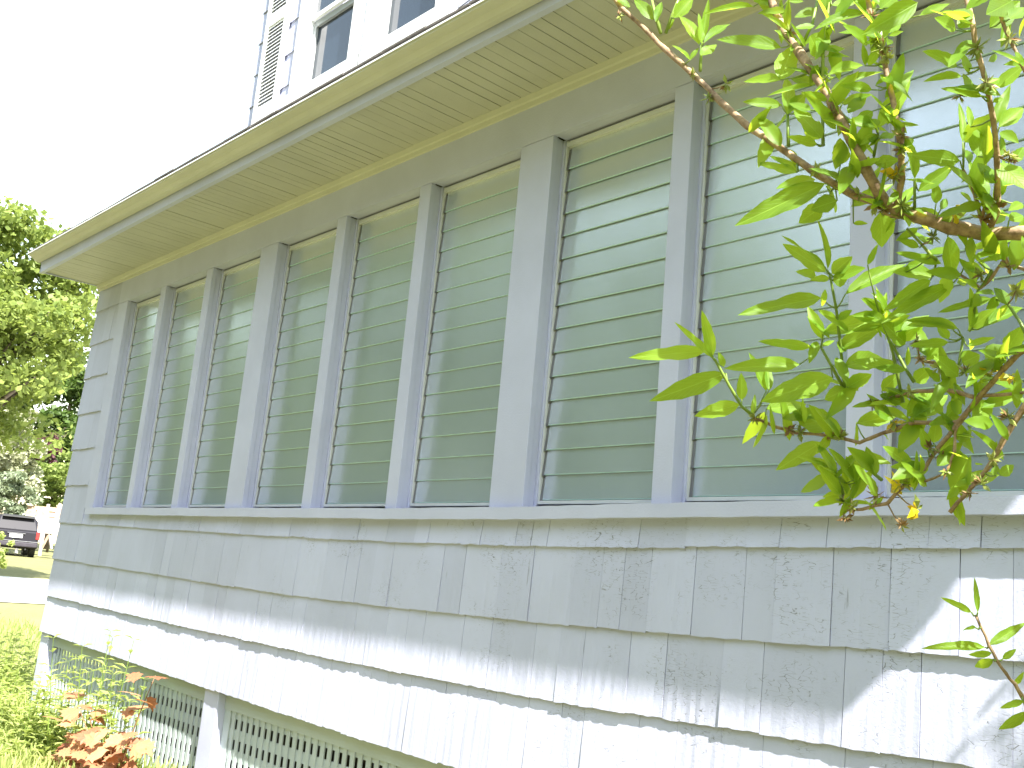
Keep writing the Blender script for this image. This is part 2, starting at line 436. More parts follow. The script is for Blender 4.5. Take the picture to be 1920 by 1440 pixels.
# eave: fascia, soffit boards, gutter, roof
eave = part('eave')
fz = lambda x: .006*math.sin((x+.6)*.8)
strip('fascia', list(np.arange(XL-.012, XE, .3))+[XE], [(-.500, 1.832), (-.500, 1.915), (-.480, 1.98), (-.470, 1.98), (-.470, 1.832)], M['trim'], eave, fz)
x = XL
while x < XE-.02:
    w = .0678+random.uniform(-.0015, .0015); g = random.choice([.001, .0016, .0028, .004])
    dz = random.uniform(0, .002)
    V = []; n = 6
    for i in range(n+1):
        y = -.4695+(.4535)*i/n; wob = random.uniform(-.0006, .0006)
        V += [(x+g+wob, y, 1.8485+dz), (x+w-.0004, y, 1.8485+dz+random.uniform(-.0004, .0004)), (x+w-.0004, y, 1.865), (x+g+wob, y, 1.865)]
    F = []
    for i in range(n):
        a = i*4
        for j in range(4): F.append((a+j, a+(j+1) % 4, a+4+(j+1) % 4, a+4+j))
    F += [(3, 2, 1, 0), (n*4, n*4+1, n*4+2, n*4+3)]
    ob('soffit_board', V, F, M['soffit'], eave); x += w
MB().box(XL+.01, XE-.01, -.468, -.002, 1.872, 1.90).build('soffit_backing', M['sheath'], eave)
MB().hexa([(XL-.012, -.500, 1.838), (XL+.004, -.500, 1.838), (XL+.004, -.02, 1.846), (XL-.012, -.02, 1.846),
           (XL-.012, -.500, 2.00), (XL+.004, -.500, 2.00), (XL+.004, 1.19, 2.62), (XL-.012, 1.19, 2.62)]).build('rake_board', M['trim'], eave)
gz = lambda x: -.009*(x+.64)
gut = part('gutter')
strip('trough', list(np.arange(XL-.02, XE, .4))+[XE+.02], [(-.503, 1.921), (-.508, 1.915), (-.530, 1.917), (-.546, 1.922), (-.556, 1.932), (-.564, 1.940), (-.582, 1.946), (-.598, 1.953), (-.602, 1.966), (-.596, 1.967),
     (-.592, 1.958), (-.56, 1.946), (-.54, 1.928), (-.503, 1.93)], M['gutter'], gut, gz)
strip('lip', list(np.arange(XL-.02, XE, .4))+[XE+.02], [(-.607, 1.963), (-.607, 1.971), (-.590, 1.971), (-.590, 1.968), (-.604, 1.968), (-.604, 1.963)], M['white'], gut, gz)
roof = part('roof')
MB().hexa([(XL-.01, -.50, 1.985), (XE, -.50, 1.985), (XE, 1.19, 2.60), (XL-.01, 1.19, 2.60), (XL-.01, -.50, 2.012), (XE, -.50, 2.012), (XE, 1.19, 2.64), (XL-.01, 1.19, 2.64)]).build('roof_deck', M['sheath'], roof)
for row in range(3):
    x = XL-.015 - row*.1
    while x < XE:
        w = random.uniform(.27, .33); y0 = -.600+row*.15+random.uniform(-.004, .004); z0 = 1.974+row*.056+gz(x)*.6; s = .37
        j = random.uniform(0, .006)
        V = [(x, y0, z0+j), (x+w-.006, y0+random.uniform(-.003, .003), z0+j), (x+w-.006, y0+.22, z0+.22*s), (x, y0+.22, z0+.22*s)]
        V += [(a, b, c+.009) for a, b, c in V]
        if x+w < XE: ob('roof_shingle', V, BF, M['asphalt_sh'], roof)
        x += w
MB().box(XL-.01, XE, .0, 1.19, 2.3, 2.31).build('roof_field', M['asphalt_sh'], roof).rotation_euler = (0, 0, 0)
# small bent wire bracket standing on the eave edge
MB().tube([(4.72, -.55, 2.0), (4.72, -.55, 2.07)], .0025).tube([(4.72, -.55, 2.002), (4.80, -.55, 2.012)], .0025).build('wire_hook', M['clip'], roof)

# below: corner post, pier posts, lattice
base = part('porch_skirt')
posts = [(-.645, -.47), (2.222, 2.392), (5.05, 5.22)]
for (a, b) in posts:
    o = ob('post', bxv(a, b, .005, .12, GZ-.1, -.92), BF, M['trim'], base)
    bb = o.modifiers.new('bevel', 'BEVEL'); bb.width = .004; bb.segments = 2
def lattice_panel(x0, x1):
    p = part('lattice_panel')
    Y = .050
    za, zb_ = zc(3, x0), zc(3, x1)
    MB().hexa([(x0, Y, za-.092), (x1, Y, zb_-.092), (x1, Y+.0055, zb_-.092), (x0, Y+.0055, za-.092), (x0, Y, za+.1), (x1, Y, zb_+.1), (x1, Y+.0055, zb_+.1), (x0, Y+.0055, za+.1)]).build('top_rail', M['lattice'], p)
    MB().box(x0, x0+.07, Y+.006, Y+.0215, GZ-.05, -1.10).build('stile', M['lattice'], p)
    MB().box(x1-.07, x1, Y+.006, Y+.0215, GZ-.05, -1.10).build('stile', M['lattice'], p)
    x = x0+.07+.022
    while x < x1-.10:
        w = .035+random.uniform(-.003, .002)
        MB().box(x, x+w, Y+.0065, Y+.013, GZ-.03, -.98).build('slat', M['lattice'], p); x += .0655
    z = -1.0
    while z > GZ:
        MB().box(x0+.0705, x1-.0705, Y+.0135, Y+.0205, z-.054, z).build('cross_slat', M['lattice'], p); z -= .107
    return p
lattice_panel(-.468, 2.220); lattice_panel(2.394, 5.048); lattice_panel(5.222, 8.0)
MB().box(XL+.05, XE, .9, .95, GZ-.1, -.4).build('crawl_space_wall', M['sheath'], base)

# upper storey
upper = part('upper_wall')
YU = 1.245; XU = -1.035
um = MB()
for (a, b, c_, d_) in ((XU+.015, -.03, 2.2, 7.2), (-.03, .782, 2.2, 3.79), (-.03, .782, 5.56, 7.2), (.782, 1.17, 2.2, 7.2), (1.17, 2.001, 2.2, 3.79), (1.17, 2.001, 5.56, 7.2), (2.001, 8.0, 2.2, 7.2)): um.box(a, b, YU+.01, YU+.3, c_, d_)
um.build('sheathing', M['trim'], upper)
kz = list(np.arange(3.40, 7.0, .346)); 
for i, zb in enumerate(kz):
    course(50+i, XU, -.2, lambda x: zb+.005, lambda x: zb+.346, .12, .3, .001, .016, upper, M['shingle'], YU)
    m = MB(); b = zb; t = zb+.346
    m.hexa([(XU-.022, YU-.014, b), (XU+.004, YU-.014, b), (XU+.004, YU+3, b), (XU-.022, YU+3, b), (XU-.004, YU-.004, t), (XU+.004, YU-.004, t), (XU+.004, YU+3, t), (XU-.004, YU+3, t)])
    m.build('corner_shingle', M['shingle'], upper)
def upper_window(x0, x1):
    w = part('upper_window')
    zb, zm, zt = 3.955, 4.66, 5.36
    f = MB(); f.box(x0-.17, x0, YU-.045, YU+.05, zb-.02, zt+.15); f.box(x1, x1+.17, YU-.045, YU+.05, zb-.02, zt+.15); f.box(x0-.17, x1+.17, YU-.047, YU+.05, zt+.15, zt+.3)
    f.box(x0, x1, YU+.0, YU+.03, zm, zm+.045)
    f.build('casing', M['white'], w)
    MB().box(x0-.2, x1+.2, YU-.05, YU+.10, zb-.16, zb-.001).build('sill', M['white'], w)
    sc = MB(); sc.box(x0, x0+.045, YU+.035, YU+.06, zb, zm); sc.box(x1-.045, x1, YU+.035, YU+.06, zb, zm); sc.box(x0+.045, x1-.045, YU+.035, YU+.06, zm-.06, zm-.001); sc.box(x0+.045, x1-.045, YU+.035, YU+.06, zb, zb+.05)
    sc.build('lower_sash', M['screen'], w)
    box('pane', x0+.03, x1-.03, YU+.062, YU+.068, zb+.02, zm-.02, M['pane'], w)
    box('pane', x0+.02, x1-.02, YU+.012, YU+.018, zm+.05, zt, M['pane'], w)
    s2 = MB(); s2.box(x0, x0+.05, YU+.004, YU+.03, zm+.046, zt); s2.box(x1-.05, x1, YU+.004, YU+.03, zm+.046, zt); s2.box(x0+.05, x1-.05, YU+.004, YU+.03, zt-.05, zt); s2.build('upper_sash', M['white'], w)
upper_window(-.029, .781); upper_window(1.171, 2.0)
shut = part('shutter')
sx0, sx1 = -.845, -.415
m = MB(); Ysh = YU-.06
m.box(sx0, sx0+.06, Ysh, Ysh+.035, 3.6, 5.8); m.box(sx1-.06, sx1, Ysh, Ysh+.035, 3.6, 5.8)
for (a, b) in ((3.6, 3.98), (4.86, 4.98), (5.7, 5.8)): m.box(sx0+.06, sx1-.06, Ysh+.001, Ysh+.034, a, b)
m.build('shutter_frame', M['white'], shut)
for (a, b) in ((3.98, 4.86), (4.98, 5.7)):
    z = a+.01
    while z < b-.02:
        MB().hexa([(sx0+.06, Ysh+.004, z), (sx1-.06, Ysh+.004, z), (sx1-.06, Ysh+.010, z), (sx0+.06, Ysh+.010, z),
                   (sx0+.06, Ysh+.024, z+.034), (sx1-.06, Ysh+.024, z+.034), (sx1-.06, Ysh+.030, z+.034), (sx0+.06, Ysh+.030, z+.034)]).build('slat', M['white'], shut)
        z += .040
MB().box(sx0+.05, sx1-.05, Ysh+.036, Ysh+.039, 3.7, 5.75).build('shutter_back', M['trim'], shut)

# ------------------------------------------------------------------ forsythia in front of the right windows
M['leaf'] = leaf_mat('forsythia_leaf', (.065, .155, .012), (.15, .27, .025), (.62, .78, .045), .56, .45, .22, True)
M['leaf2'] = leaf_mat('forsythia_young_leaf', (.075, .17, .013), (.15, .27, .025), (.62, .78, .045), .56, .45, .22)
M['twig'] = bark('forsythia_bark', (.14, .085, .05), (.42, .30, .19), 90)
M['shoot'] = leaf_mat('green_shoot', (.16, .25, .04), (.24, .32, .07), (.3, .4, .08), .2)
M['petal'] = leaf_mat('yellow_petal', (.70, .52, .02), (.80, .66, .05), (.8, .65, .05), .4)
M['calyx'] = leaf_mat('spent_flower', (.26, .34, .07), (.52, .52, .20), (.55, .6, .18), .4)
M['husk'] = leaf_mat('brown_husk', (.24, .13, .06), (.44, .30, .15), (.4, .25, .1), .3)
bush = tag(empty('forsythia_bush', (8.25, -1.75, GZ)), 'leafy forsythia with brown twigs and spent flowers reaching in front of the right windows', 'bush')
BINV = Matrix.Translation((-8.25, 1.75, -GZ))
def bp(o): o.parent = bush; o.matrix_parent_inverse = BINV; return o
def dep(u, v): return 1.26-.22*(u-1500)/420-.05*math.sin(v*.006+u*.004)
def P3(u, v, off=0): return at(u, v, dep(u, v)+off)
Zf = {'7': (1120, 400, 2.4), '6': (1360, 0, 3.43), 'b': (1140, 0, 4.8), 'A': (1400, 0, 6), 'B': (1600, 160, 6), 'C': (1600, 380, 6), 'D': (1380, 420, 6), 'q': (1520, 600, 3.6), '5': (1600, 1020, 3.43), 'p': (0, 0, 1)}
def px(z, x, y): a, b, s = Zf[z]; return (a+x/s, b+y/s)
branches = [  # (photo px points, start px width, end px width): thick end first
 ([(2010, 452), (1920, 437), (1850, 440), (1780, 425), (1720, 405), (1672, 395)], 30, 26),
 ([(1672, 395), (1650, 365), (1620, 310), (1595, 260), (1570, 215), (1545, 165), (1500, 100), (1470, 60), (1440, -10), (1420, -60)], 22, 15),
 ([(1680, 392), (1600, 365), (1530, 325), (1460, 275), (1400, 235), (1350, 190), (1305, 145), (1250, 95), (1220, 65), (1165, 15), (1135, -30)], 16, 9),
 ([(1681, 390), (1691, 335), (1690, 280), (1684, 242), (1675, 190), (1663, 140), (1654, 96), (1647, 73), (1631, 17), (1620, -40)], 13, 9),
 ([(1850, 440), (1868, 400), (1870, 373), (1869, 292), (1862, 222), (1850, 157), (1832, 96), (1826, 58), (1813, 0), (1800, -50)], 12, 9),
 ([(1980, 250), (1914, 117), (1894, 76), (1879, 38), (1865, -20)], 8, 6),
 ([(1850, 440), (1832, 379), (1821, 344), (1806, 318)], 8, 5),
 ([(2010, 580), (1920, 655), (1895, 678), (1859, 719), (1834, 747), (1798, 792), (1759, 839), (1734, 878), (1720, 903)], 13, 8),
 ([(2000, 660), (1920, 764), (1889, 811), (1859, 869), (1831, 903), (1812, 926), (1781, 961)], 12, 8),
 ([(1834, 747), (1798, 736), (1764, 731), (1720, 733), (1687, 742), (1659, 751), (1631, 758)], 9, 6),
 ([(1798, 792), (1759, 792), (1714, 792), (1678, 805), (1631, 822), (1612, 830), (1557, 817), (1495, 812), (1453, 800), (1412, 783)], 9, 6),
 ([(1796, 795), (1791, 811), (1789, 850), (1778, 883), (1750, 897), (1720, 905)], 6, 5),
 ([(1734, 878), (1698, 908), (1664, 944), (1617, 955), (1581, 958)], 8, 5),
 ([(1880, 690), (1812, 692), (1750, 680), (1725, 674)], 8, 6),
 ([(2000, 728), (1920, 736), (1834, 742)], 6, 6),
 ([(2010, 490), (1920, 505), (1880, 490), (1860, 520), (1840, 540), (1800, 515)], 7, 5),
 ([(1980, 1420), (1915, 1303), (1903, 1282), (1886, 1262), (1868, 1236), (1854, 1210), (1839, 1175), (1830, 1154)], 8, 5),
]
shoots = [('7', [(700, 910), (650, 870), (590, 770), (530, 660), (500, 630)]), ('7', [(1115, 795), (1090, 560), (1075, 430), (1045, 270)]), ('7', [(1110, 790), (1050, 680), (1005, 600)]),
 ('C', [(370, 1440), (310, 1280), (240, 1050)]), ('C', [(560, 2250), (450, 1700), (370, 1440)]), ('A', [(850, 900), (860, 600), (880, 340), (940, -20)]), ('A', [(620, 520), (740, 260), (800, -20)]), ('A', [(470, 1640), (460, 1280)]), ('A', [(860, 1640), (850, 1200)]),
 ('B', [(230, 800), (280, 540)]), ('B', [(690, 1390), (690, 1050)]), ('b', [(475, 300), (420, 120), (390, -20)]), ('b', [(520, 300), (570, 150), (640, -20)]), ('b', [(830, 640), (840, 400)]),
 ('C', [(940, 640), (880, 600), (770, 470), (600, 290)]), ('C', [(2000, 1600), (1880, 1350), (1740, 1140), (1600, 1080)]), ('q', [(700, 420), (640, 330), (560, 180), (520, 120)]), ('q', [(220, 1180), (200, 1100), (170, 1000)]), ('q', [(480, 1080), (360, 980), (300, 900)]),
 ('q', [(880, 470), (1000, 300), (1030, 120)]), ('C', [(1560, 760), (1480, 900), (1400, 990), (1330, 1420)])]
SAMP = []
roots = Vector((8.25, -1.75, GZ))
for (pts, w0, w1) in branches:
    P = []; Rr = []
    n = len(pts)
    for i, (u, v) in enumerate(pts):
        w = (w0+(w1-w0)*i/(n-1))*random.uniform(.9, 1.12); d = dep(u, v)
        if i: # intermediate point with a slight kink, as at the nodes
            um, vm = (u+pts[i-1][0])/2+random.uniform(-1.5, 1.5), (v+pts[i-1][1])/2+random.uniform(-1.5, 1.5)
            P.append(P3(um, vm, random.uniform(-.003, .003))); Rr.append(w*d/FPX/2*.94); SAMP.append((um, vm, P[-1]))
        P.append(P3(u, v)); Rr.append(w*d/FPX/2*random.uniform(1.0, 1.12)); SAMP.append((u, v, P[-1]))
    u, v = pts[0]
    if u > 1925:                                    # runs on, out of the frame, down to the root
        p0 = P[0]; a = p0+(p0-P[2]).normalized()*.25
        P = [roots+Vector((random.uniform(-.06, .06), random.uniform(-.06, .06), 0)), roots.lerp(a, .6)+Vector((.08, .0, .1)), a] + P; Rr = [Rr[0]*2.2, Rr[0]*1.7, Rr[0]*1.2] + Rr
    bp(MB().tube(P, Rr, 8).build('branch', M['twig'], None, True))
for (z, pts) in shoots:
    P = []
    for (x, y) in pts:
        u, v = px(z, x, y); P.append(P3(u, v)); SAMP.append((u, v, P[-1]))
    d = dep(u, v); bp(MB().tube(P, [5.5*d/FPX/2*(1.25-.5*i/len(P)) for i in range(len(P))], 6).build('shoot', M['shoot'], None, True))

def leaf_mesh(bend, fold, wave, nl=8):
    V = []; F = []
    for i in range(nl+1):
        t = i/nl
        hw = .5*(math.sin(math.pi*min(1, t**.80))**.85)*(1-.12*t) if 0 < t < 1 else .012*(1-t)+.001
        zc_ = -bend*(t**1.8); xx = t-.35*bend*bend*t*t
        wv = wave*math.sin(t*9)
        ser = 1+(.05 if i % 2 else -.05)*(t > .35)
        V += [(xx, -hw*ser, zc_+.45*fold*hw+wv*hw), (xx, -hw*.5, zc_+.45*fold*hw*.42), (xx, 0, zc_-.004), (xx, hw*.5, zc_+.45*fold*hw*.42), (xx, hw*ser, zc_+.45*fold*hw-wv*hw)]
    for i in range(nl):
        for j in range(4):
            a = i*5+j; F.append((a, a+1, a+6, a+5))
    me = bpy.data.meshes.new('leaf'); me.from_pydata(V, [], F); me.update(); me.materials.append(M['leaf'])
    me.polygons.foreach_set('use_smooth', [True]*len(me.polygons)); return me
LM = [leaf_mesh(b, f, w) for b, f, w in ((.10, .35, .1), (.25, .5, .08), (.40, .6, .12), (.05, .8, .05), (.18, .25, .2), (.32, .9, .05), (-.12, .55, .1))]
leaves = {
 'b': [(820,400,670,120,120),(840,390,830,130,60),(850,380,900,30,60),(865,385,1100,155,80),(830,500,970,395,85),(740,540,610,390,70),(740,540,810,420,40),(415,180,250,-30,110),(430,200,480,-20,60),(600,160,760,-30,110),(1560,430,1030,320,135),(1310,60,900,80,65),(470,280,440,120,30),(530,280,600,130,40),(200,60,60,-30,60)],
 'A': [(440,130,130,110,95),(470,360,180,120,60),(450,340,470,0,70),(790,110,560,180,110),(1330,150,810,250,150),(1010,230,1220,330,140),(760,290,555,310,85),(380,900,500,560,210),(390,900,0,910,150),(390,1180,0,1140,115),(460,1290,490,820,150),(480,1250,660,1050,130),(720,1240,500,1160,110),(500,880,790,960,140),(760,960,280,1060,70),(570,1240,690,1440,110),(640,1250,740,1420,90),(830,640,730,420,170),(870,560,1090,540,100),(880,640,1150,600,95),(920,840,1330,680,120),(1330,740,1310,510,70),(1370,740,1490,520,85),(940,1030,1500,750,100),(1410,1010,1080,960,110),(1450,960,1680,800,65),(1070,1170,1380,1050,115),(1480,1440,1830,890,170),(1440,1400,1190,1330,130),(1920,30,1380,340,200),(1600,400,1750,350,55),(950,1170,985,1330,85),(880,120,900,-60,110),(960,60,1260,0,100),(460,10,640,0,70),(1500,100,1700,-60,150),(300,20,100,0,90),(870,420,960,300,90)],
 'B': [(250,480,150,360,150),(220,290,0,450,120),(280,560,80,650,95),(300,600,470,530,95),(270,640,180,600,80),(490,440,730,440,45),(690,1050,610,560,150),(730,1190,1110,910,135),(1200,850,700,780,160),(930,1330,940,1090,115),(980,1400,1060,1260,75),(240,880,500,830,135),(1230,640,1220,200,85),(1320,470,1300,200,65),(1250,640,1560,340,190),(1400,800,1500,450,240),(1640,470,1920,230,160),(1650,800,1690,560,90),(1570,190,1680,150,65),(1450,130,1030,10,120),(1640,870,1920,1120,240),(1600,1100,1400,900,220),(1400,1250,1500,1050,170),(1330,1300,1220,1210,95),(1800,860,1920,700,110),(1500,10,1640,-90,120),(1900,1330,1760,1400,100)],
 'C': [(300,110,360,490,260),(1000,200,1300,50,130),(980,180,690,80,120),(1060,380,1130,830,195),(740,500,520,410,95),(900,830,480,750,175),(870,870,400,1180,150),(1080,930,420,1270,150),(1560,1080,1000,1200,115),(1320,1420,1370,960,115),(1460,1400,1920,1120,135),(1290,1440,1580,1190,135),(1260,540,1900,390,95),(1410,670,1850,540,65),(1740,1140,1610,960,150),(540,1440,830,1270,115),(1060,1360,600,1340,115),(1180,1420,640,1290,125),(380,1230,260,1000,95),(350,1230,150,1060,85),(160,700,270,480,60),(370,1330,0,1250,135),(330,1380,0,1430,85),(1720,330,1850,290,85),(1250,700,1470,760,130),(1820,1000,1920,880,100),(700,120,560,60,110),(0,230,150,235,50),(1750,200,1920,130,120),(560,800,820,640,120)],
 'D': [(1010,540,570,230,160),(1000,480,580,130,75),(1030,510,970,-30,75),(1080,560,1290,380,150),(1150,600,1430,500,150),(1050,610,860,620,75),(1090,640,1250,600,145),(960,830,120,960,180),(1230,790,1900,380,165),(1130,1080,930,980,85),(1140,1070,1300,970,75),(980,1300,820,950,115),(840,1390,310,1310,105),(980,1230,1600,1020,185),(1150,1400,1650,1140,175),(1200,1330,1170,1440,120),(1640,1060,1470,830,95),(1690,980,1600,750,85)],
 '7': [(490,620,170,640,58),(580,720,265,835,78),(520,650,365,500,32),(520,640,470,450,46),(570,690,545,630,30),(640,860,455,910,62),(910,680,605,690,70),(1060,740,760,830,105),(760,800,690,640,52),(770,800,770,660,38),(650,840,650,730,42),(760,880,920,865,62),(1050,970,890,880,110),(1010,1030,815,1145,68),(1060,1140,915,1095,48),(1075,1170,1000,1040,52),(1110,690,1300,640,80),(1120,800,1180,740,60)],
 'q': [(310,700,570,640,95),(690,660,900,530,115),(650,650,880,470,130),(480,480,590,370,80),(830,830,850,690,75),(790,880,750,740,85),(690,990,510,860,95),(740,980,560,990,65),(440,1050,380,870,75),(420,1000,420,900,60),(300,1100,250,920,65),(290,1080,150,870,75),(200,1180,60,1000,75),(190,1100,0,920,75),(210,1170,100,1180,45),(240,470,100,530,95),(250,450,400,370,85),(620,330,300,290,95),(640,340,450,320,65),(1090,670,1250,540,115),(1250,1050,1250,990,50),(1280,1050,1370,980,62),(1000,380,850,250,105),(1020,290,1130,240,110),(1060,180,1230,120,52),(930,150,690,165,62),(930,130,860,40,62),(590,140,760,0,110),(640,160,500,20,120),(720,200,900,260,100),(1180,260,1320,160,120),(1320,210,1420,60,120),(620,560,480,500,90),(880,900,960,800,80),(700,420,800,330,90),(1000,560,930,640,90)],
 '6': [(640,1180,110,1420,130),(460,1110,225,1040,62),(470,1100,300,1010,52),(790,1180,580,1070,78),(620,1330,490,1420,100),(720,1290,550,1340,100),(740,1060,740,900,100),(620,890,460,700,110),(590,930,410,885,58),(550,900,600,790,110),(1490,430,1310,310,92),(1560,470,1530,320,82),(1520,490,1300,500,58),(1740,570,1910,430,78),(1850,0,1690,90,140),(1700,180,1900,0,120),(1830,120,1910,60,82),(1250,100,1420,40,52),(1480,190,1360,120,80),(1590,120,1480,60,90),(1500,180,1600,90,80)],
 '5': [(800,440,785,215,30),(760,440,585,350,42),(790,540,695,540,36),(850,665,480,650,60),(870,650,1100,510,55),(890,700,750,715,40),(960,740,1040,680,36),(900,740,775,800,52),(1097,1010,950,1050,40),(1120,1075,945,1200,60),(1040,900,1090,840,30)]}
PET = MB()
def place_leaf(b3, t3, width, nrm, me=None):
    d = t3-b3; L = d.length
    if L < 1e-4: return
    x = d/L; n = (nrm-x*nrm.dot(x)).normalized(); y = n.cross(x)
    o = bpy.data.objects.new('leaf', me or random.choice(LM)); COL.objects.link(o)
    L *= 1.10
    o.matrix_world = Matrix(((x.x*L, y.x*width, n.x*L*.42, b3.x), (x.y*L, y.y*width, n.y*L*.42, b3.y), (x.z*L, y.z*width, n.z*L*.42, b3.z), (0, 0, 0, 1)))
    mw = o.matrix_world.copy(); o.parent = bush; o.matrix_parent_inverse = BINV; o.matrix_basis = mw
    return o
TOC = -FW
for z, L in leaves.items():
    for (bx, by, tx, ty, w) in L:
        u, v = px(z, bx, by); u2, v2 = px(z, tx, ty); d = dep(u, v)
        near = min(SAMP, key=lambda s: (s[0]-u)**2+(s[1]-v)**2); dist = math.hypot(near[0]-u, near[1]-v)
        b3 = at(u, v, d+random.uniform(-.012, .012)); lp = math.hypot(u2-u, v2-v)*d/FPX
        t3 = at(u2, v2, d+random.uniform(-.45, .45)*lp)
        wd = w/Zf[z][2]*d/FPX*1.26
        nrm = (TOC*random.uniform(.9, 1.3)+Vector((0, 0, 1))*random.uniform(.1, .9)+Vector((random.uniform(-.4, .4), random.uniform(-.4, .4), 0))).normalized()
        place_leaf(b3, t3, wd, nrm)
        if dist < 90 and dist > 3:
            mid = (b3+near[2])/2+Vector((0, 0, -.002)); PET.tube([near[2], mid, b3], [.0011, .0009, .0008], 5)
nleaf = sum(len(L) for L in leaves.values())
for i in range(46):                                  # small leaves breaking at the nodes
    u, v, p = random.choice([s for s in SAMP if s[0] > 1380 and s[1] < 1000])
    a = random.uniform(0, 6.28); l = random.uniform(18, 52)
    u2, v2 = u+math.cos(a)*l, v+math.sin(a)*l-8; d = dep(u, v)
    t3 = at(u2, v2, d+random.uniform(-.03, .03))
    place_leaf(p, t3, l*random.uniform(.28, .42)*d/FPX, (TOC+Vector((0, 0, .6))+Vector((random.uniform(-.5, .5), random.uniform(-.5, .5), 0))).normalized())
# finer sprays: small young leaves in the thick of the bush, and an unseen leafy mass added above and right to shade bush and jambs
SPR = MB()
def spray_leaf(b3, t3, width, nrm):
    d = t3-b3; L = d.length; x = d/L; n = (nrm-x*nrm.dot(x)).normalized(); y = n.cross(x); me = random.choice(LM)
    base_i = len(SPR.v)
    for vv in me.vertices: SPR.v.append(tuple(b3+x*(vv.co.x*L)+y*(vv.co.y*width)+n*(vv.co.z*L*.42)))
    for pp in me.polygons: SPR.f.append(tuple(base_i+q for q in pp.vertices))
dense = [s for s in SAMP if s[0] > 1400 and s[1] < 960]
def rn(a): return Vector((random.uniform(-a, a), random.uniform(-a, a), random.uniform(-a, a)))
dense += [q for q in dense if q[1] < 330 and 1400 < q[0] < 1740]
for i in range(310):
    u, v, p = random.choice(dense); a = random.uniform(0, 6.28); l = random.uniform(24, 88); d = dep(u, v)
    if u < 1560 and random.random() < .55: continue
    b3 = p+rn(.014); t3 = at(u+math.cos(a)*l, v+math.sin(a)*l-14, d+random.uniform(-.04, .04))
    spray_leaf(b3, t3, l*random.uniform(.32, .46)*d/FPX, (TOC+Vector((0, 0, .7))+rn(.6)).normalized())
for i in range(2300):
    if i < 150: p = Vector((random.uniform(7.35, 8.3), random.uniform(-2.3, -1.55), random.uniform(.62, 1.35)))
    else: xx = random.uniform(8.4, 10.4); p = Vector((xx, random.uniform(-3.4, -.85), random.uniform(-1.6, .9+(xx-8.4)*.8)))
    q = 1 if i < 150 else 1.7
    spray_leaf(p, p+rn(.09*q)+Vector((-.02, .0, -.02)), .034*q*(1.3 if i > 150 else 1), (Vector((0, 0, 1))+rn(.8)).normalized())
sp = bp(ob('leaf_sprays', SPR.v, SPR.f, M['leaf2'], None, True)); sp['kind'] = 'stuff'
tw = bp(PET.build('leaf_stalks', M['shoot'], None, True)); tw['kind'] = 'stuff'

def cluster_mesh(kind):
    me_v = MB(); mats = {'calyx': [M['calyx'], M['husk']], 'petal': [M['petal'], M['calyx']], 'husk': [M['husk'], M['calyx']]}[kind]
    mi = []
    n = {'calyx': 30, 'petal': 8, 'husk': 22}[kind]
    for i in range(n):
        th = random.uniform(0, 6.28); ph = random.uniform(-.9, 1.2)
        d = Vector((math.cos(th)*math.cos(ph), math.sin(th)*math.cos(ph), math.sin(ph))); s = random.uniform(.005, .014)*(1.6 if kind == 'petal' else 1)
        p = d*s*1.0; x = d.orthogonal().normalized(); q = d.cross(x); f0 = len(me_v.f)
        w = s*random.uniform(.11, .22)*(2.0 if kind == 'petal' else 1)
        me_v.add([Vector((0, 0, 0)), p*.5+x*w+q*w*.3, p, p*.5-x*w+q*w*.3, p*.55-q*w*.4], [(0, 1, 4), (1, 2, 4), (2, 3, 4), (3, 0, 4), (0, 1, 2, 3)])
        mi += [1 if random.random() < .2 else 0]*(len(me_v.f)-f0)
    me = bpy.data.meshes.new('flower'); me.from_pydata(me_v.v, [], me_v.f); me.update()
    for m in mats: me.materials.append(m)
    me.polygons.foreach_set('material_index', mi); return me
CM = {k: [cluster_mesh(k) for _ in range(3)] for k in ('calyx', 'petal', 'husk')}
fl = [(1361,158,'c',1.2),(1330,183,'c',1.2),(1163,30,'c',1),(1300,140,'c',1),(1635,757,'h',1.3),(1676,792,'p',1.1),(1660,750,'c',1.1),(1575,818,'c',1.2),(1560,815,'h',1),(1500,812,'c',1.2),(1480,806,'h',1),(1415,783,'c',1.2),(1425,787,'h',.9),(1645,930,'h',1.5),(1688,912,'p',1.3),(1720,955,'p',1.2),(1700,905,'c',1),(1585,972,'h',1.0),(1690,985,'h',1.1),(1890,782,'c',1.2),(1862,862,'c',1.1),(1840,905,'c',1.2),(1820,925,'h',1),(1775,885,'c',.9),(1690,255,'c',1.2),(1655,90,'c',1.4),(1645,75,'c',1.2),(1662,110,'c',1.2),(1635,30,'c',1.2),(1833,90,'c',1.3),(1850,155,'c',1.3),(1893,72,'c',1.1),(1683,325,'p',1.2),(1675,330,'c',1.1),(1870,388,'c',1.5),(1845,410,'h',1.3),(1790,400,'p',1),(1850,435,'c',1.2),(1838,515,'c',1.1),(1905,545,'c',1.3),(1890,500,'c',1),(1690,385,'c',1.3),(1640,385,'c',1.2),(1655,395,'h',1.2),(1750,445,'c',1),(1690,280,'c',1),(1580,940,'c',1),(1600,950,'c',1),(1725,674,'h',1),(1760,690,'c',1),(1810,695,'c',1.2),(1800,180,'c',1),(1480,60,'c',1),(1560,210,'c',1.1),(1850,700,'p',1.0),(1895,705,'p',1),(1745,840,'c',1),(1765,850,'h',.9),(1705,735,'c',1),(1720,640,'c',1),(1893,290,'c',1.1),(1900,300,'h',.8),(1530,320,'c',1.1),(1610,365,'c',1)]
FST = MB()
